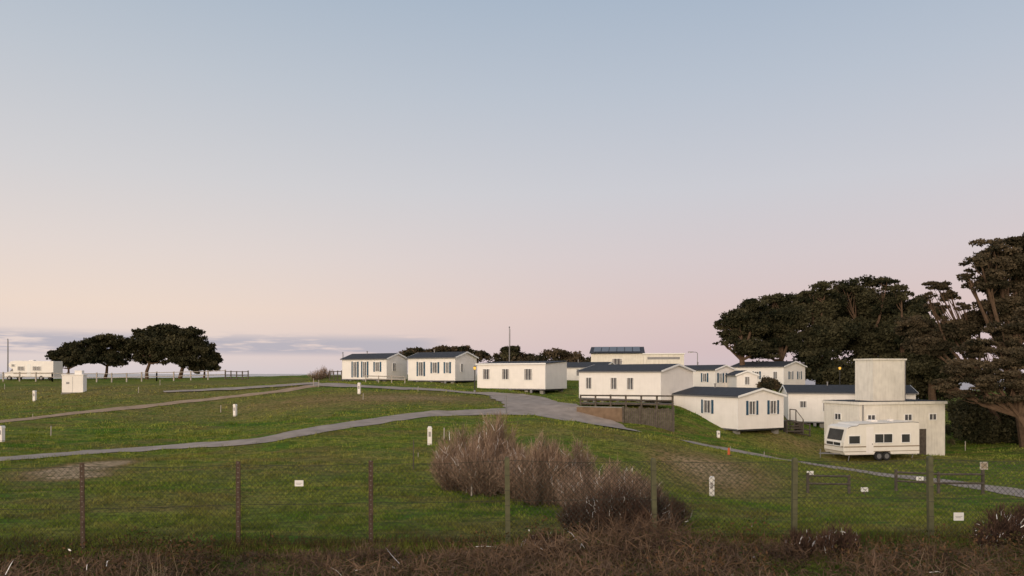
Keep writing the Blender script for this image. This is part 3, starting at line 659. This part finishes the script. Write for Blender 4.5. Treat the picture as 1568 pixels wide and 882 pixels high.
p.box('stringers',M['wood'],-.05,-.003,0,1.12,0,.85); p.box('stringers',M['wood'],1.203,1.25,0,1.12,0,.85); p.box('landing',M['wood'],-.1,1.3,1.125,2.2,.8,.88)
for x in (-.05,1.22):
    for y in (.02,1.15,2.1): p.box('handrail_posts',M['wood'],x-.03,x+.03,y-.03,y+.03,.0,1.0+min(y,1.2)*.6)
    p.tube('handrail',M['wood'],[(x,0,1.02),(x,1.15,1.7),(x,2.15,1.7)],.035,4)
p.finish('wooden_steps',G(wx(1206,55.2),55.2),.1)

def pillar(px,py,hp,k=1.):
    g=gp(px,py); h=hp*g[1]/F*k; w=max(.09,h*.12); p=Parts()
    p.box('body',M['white'],-w,w,-w,w,-.1,h*.86); p.prism('cap',M['white'],[(-w-.02,h*.862),(w+.02,h*.862),(w*.7,h),(-w*.7,h)],-w-.02,w+.02)
    p.box('socket_door',M['curtain'],-w*.55,w*.55,-w-.008,-w-.002,h*.45,h*.72); p.box('band',M['beige'],-w-.003,w+.003,-w-.004,w+.004,h*.03,h*.07)
    p.finish('electric_hookup_pillar',g,random.uniform(-.3,.3),bevel=.01)
for q in [(658,681,28),(1090,762,32),(360,637,18),(53,614,16),(3,676,24),(550,603,17),(1475,660,20),(1100,670,10)]: pillar(*q)
def stake(px,py,hp,mat='woodlt',r=.035):
    g=gp(px,py); h=hp*g[1]/F; r=min(r,h*.05+.008); p=Parts(); p.tube('stake',M[mat],[(0,0,-.1),(.01,0,h)],[r,r*.9],6); p.tube('cap',M[mat],[(.01,0,h),(.01,0,h+.02)],[r*1.2,r*.6],6); p.finish('marker_stake',g)
for q in [(78,668,15),(338,632,11),(212,602,9),(556,612,9),(633,719,44,'wood',.02),(680,672,16),(722,760,20),(714,755,12),(245,590,8),(50,640,6),(1118,690,6),(1478,690,14),(640,600,8),(480,592,12),(488,593,11),(7,596,8),(640,700,6),(1170,700,8)]: stake(*q)
stake(775,636,30,'metal',.04)
g=gp(114,601); p=Parts(); k=g[1]/F; w=30*k/2; h=32*k
p.box('cabinet',M['white'],-w,w,-.4,.4,0,h*.8); p.box('lid',M['white'],-w-.04,w+.04,-.44,.44,h*.802,h*.86); p.box('doors_gap',M['metal'],-.01,.01,-.408,-.402,.05,h*.75); p.box('plinth',M['block'],-w-.05,w+.05,-.45,.45,-.3,-.002)
p.box('top_box',M['white'],w*.1,w*.8,-.2,.3,h*.862,h*1.05); p.box('label',M['metal'],-w*.6,-w*.3,-.408,-.402,h*.4,h*.5); p.finish('utility_cabinet',g,.15,bevel=.01)
def lowsign(px,py,hp):
    g=gp(px,py); h=hp*g[1]/F; p=Parts(); p.box('post',M['wood'],-.03,.03,-.03,.03,-.1,h); p.box('panel',M['sign'],-.17,.17,-.05,-.032,h-.12,h+.08); p.box('panel_text',M['metal'],-.07,.07,-.055,-.0505,h-.03,h-.01); p.finish('pitch_number_sign',g,random.uniform(-.3,.3))
for q in [(1240,733,9),(1408,740,8),(1323,757,8)]: lowsign(*q)
g=gp(1505,757); h=48*g[1]/F; p=Parts(); p.box('post',M['wood'],-.05,.05,-.05,.05,-.2,h); p.box('board',M['woodlt'],-.17,.17,-.09,-.052,h-.3,h+.04); p.box('notice',M['beige'],-.12,.12,-.095,-.0905,h-.24,h-.02); p.finish('notice_board',g)
g=gp(1116,697); p=Parts(); p.tube('bollard',M['orange'],[(0,0,0),(0,0,.4)],[.08,.05],10); p.tube('band',M['orange'],[(0,0,.2),(0,0,.24)],[.075,.07],10); p.box('foot',M['blackm'],-.12,.12,-.12,.12,-.02,.03); p.finish('traffic_cone',g)
def pole(name,px,D,ytop,r=.05,lamp=None):
    x,y=at(px,D); z=float(hz(x,y)); h=wz(ytop,D)-z; p=Parts(); p.tube('pole',M['blackm' if lamp=='lit' else 'metal'],[(0,0,-.2),(0,0,h)],[r*1.2,r*.7],8); p.tube('base',M['metal'],[(0,0,-.1),(0,0,.3)],r*2,8)
    if lamp=='lit':
        p.tube('lantern',M['lamp'],[(0,0,h),(0,0,h+.06),(0,0,h+.22),(0,0,h+.26)],[.06,.11,.12,.08],10); p.tube('lantern_cap',M['blackm'],[(0,0,h+.265),(0,0,h+.34)],[.16,.03],10)
    if lamp=='arm':
        p.tube('arm',M['metal'],[(0,0,h),(-.1,0,h+.12),(-.5,0,h+.16)],.035,6); p.box('lamp_head',M['metal'],-1.1,-.5,-.1,.1,h+.11,h+.2); p.box('lamp_glass',M['frame'],-1.05,-.55,-.07,.07,h+.08,h+.107)
    if lamp=='flag':
        p.tube('finial',M['metal'],[(0,0,h),(0,0,h+.08),(0,0,h+.14)],[.05,.08,.02],8); p.tube('halyard',M['wire'],[(.09,0,1),(.09,0,h-.1)],.012,4)
    p.finish(name,(x,y,z))
pole('flagpole',780,74,502,.05,'flag'); pole('street_lamp',1068,88,541,.06,'arm'); pole('telegraph_pole',12,108,520,.08,'flag')
pole('lamp_post',727,66,566,.05,'lit'); pole('lamp_post',1286,75,566,.05,'lit'); pole('telegraph_pole',525,84,541,.05,'flag')

# ---------------------------------------------------------------- world & sun
w=bpy.data.worlds.new('World'); scene.world=w; w.use_nodes=True; nt=w.node_tree; L=nt.links
bg=nt.nodes['Background']; out=nt.nodes['World Output']
tc=N(nt,'ShaderNodeTexCoord'); sp=N(nt,'ShaderNodeSeparateXYZ'); L.new(tc.outputs['Generated'],sp.inputs[0])
def ramp(st):
    r=N(nt,'ShaderNodeValToRGB'); e=r.color_ramp.elements
    for i,(p_,c) in enumerate(st):
        el=e[0] if i==0 else (e[1] if i==1 else e.new(p_)); el.position=p_; el.color=(*lin(c),1)
    L.new(sp.outputs['Z'],r.inputs[0]); return r.outputs[0]
rR=ramp([(0,(206,190,195)),(.03,(208,187,191)),(.08,(215,192,192)),(.15,(211,198,201)),(.235,(202,201,208)),(.35,(184,192,205)),(.45,(167,181,199)),(.7,(180,185,197))])
rL=ramp([(0,(214,204,206)),(.03,(226,209,205)),(.08,(236,215,202)),(.15,(226,213,208)),(.235,(211,208,210)),(.35,(191,197,206)),(.45,(172,185,200)),(.7,(180,185,197))])
def MR(x,a,b,c=0,d=1,sm=True):
    m=N(nt,'ShaderNodeMapRange'); 
    if sm: m.interpolation_type='SMOOTHSTEP'
    for i,v in zip((1,2,3,4),(a,b,c,d)): m.inputs[i].default_value=v
    L.new(x,m.inputs[0]); return m.outputs[0]
def MT(op,*a):
    q=N(nt,'ShaderNodeMath',operation=op)
    for i,v in enumerate(a):
        if isinstance(v,(int,float)): q.inputs[i].default_value=v
        else: L.new(v,q.inputs[i])
    return q.outputs[0]
def MX(f,a,c,bt='MIX'):
    m=N(nt,'ShaderNodeMix',data_type='RGBA',blend_type=bt)
    if isinstance(f,(int,float)): m.inputs[0].default_value=f
    else: L.new(f,m.inputs[0])
    for s_,v in ((6,a),(7,c)):
        if isinstance(v,tuple): m.inputs[s_].default_value=(*v,1)
        else: L.new(v,m.inputs[s_])
    return m.outputs[2]
col=MX(MR(sp.outputs['X'],-.55,.35),rL,rR)
az=MT('ARCTAN2',sp.outputs['X'],sp.outputs['Y'])
cb=N(nt,'ShaderNodeCombineXYZ'); L.new(MT('MULTIPLY',az,9.),cb.inputs[0]); L.new(MT('MULTIPLY',sp.outputs['Z'],85.),cb.inputs[1])
no=N(nt,'ShaderNodeTexNoise'); no.inputs['Scale'].default_value=1.; no.inputs['Detail'].default_value=7; no.inputs['Roughness'].default_value=.55; L.new(cb.outputs[0],no.inputs['Vector'])
cm=MT('MULTIPLY',MR(no.outputs['Fac'],.38,.50),MT('MULTIPLY',MR(sp.outputs['Z'],.020,.030),MR(sp.outputs['Z'],.055,.040)))
cm=MT('MULTIPLY',cm,MR(az,-.06,-.14)); 
col=MX(MT('MULTIPLY',cm,.95),col,lin((180,176,188)))
back=MR(sp.outputs['Y'],.1,-.9)
low=MR(sp.outputs['Z'],.8,.0)
col=MX(MT('MULTIPLY',back,low),col,(1.75,1.30,.93))
L.new(col,bg.inputs['Color']); bg.inputs['Strength'].default_value=.98
sky=N(nt,'ShaderNodeTexSky',sky_type='NISHITA'); sky.sun_disc=False; sky.sun_elevation=math.radians(4); sky.sun_rotation=math.radians(210)
bg2=N(nt,'ShaderNodeBackground'); bg2.inputs['Strength'].default_value=.012; L.new(sky.outputs[0],bg2.inputs['Color'])
ad=N(nt,'ShaderNodeAddShader'); L.new(bg.outputs[0],ad.inputs[0]); L.new(bg2.outputs[0],ad.inputs[1]); L.new(ad.outputs[0],out.inputs['Surface'])
sd=bpy.data.lights.new('sun','SUN'); sd.energy=1.9; sd.angle=math.radians(25); sd.color=(1,.83,.66)
so=link(bpy.data.objects.new('sun',sd)); so.rotation_euler=Vector((.5,.87,-.22)).to_track_quat('-Z','Y').to_euler()
# camera
cd=bpy.data.cameras.new('camera'); cd.sensor_width=36; cd.lens=36*F/1568; cd.shift_y=(HY-441)/1568; cd.clip_end=60000; cd.clip_start=.1
co=link(bpy.data.objects.new('camera',cd)); co.location=(0,0,CAMZ); co.rotation_euler=(math.radians(90),0,0); scene.camera=co
scene.view_settings.view_transform='Standard'; scene.view_settings.look='None'; scene.view_settings.exposure=0
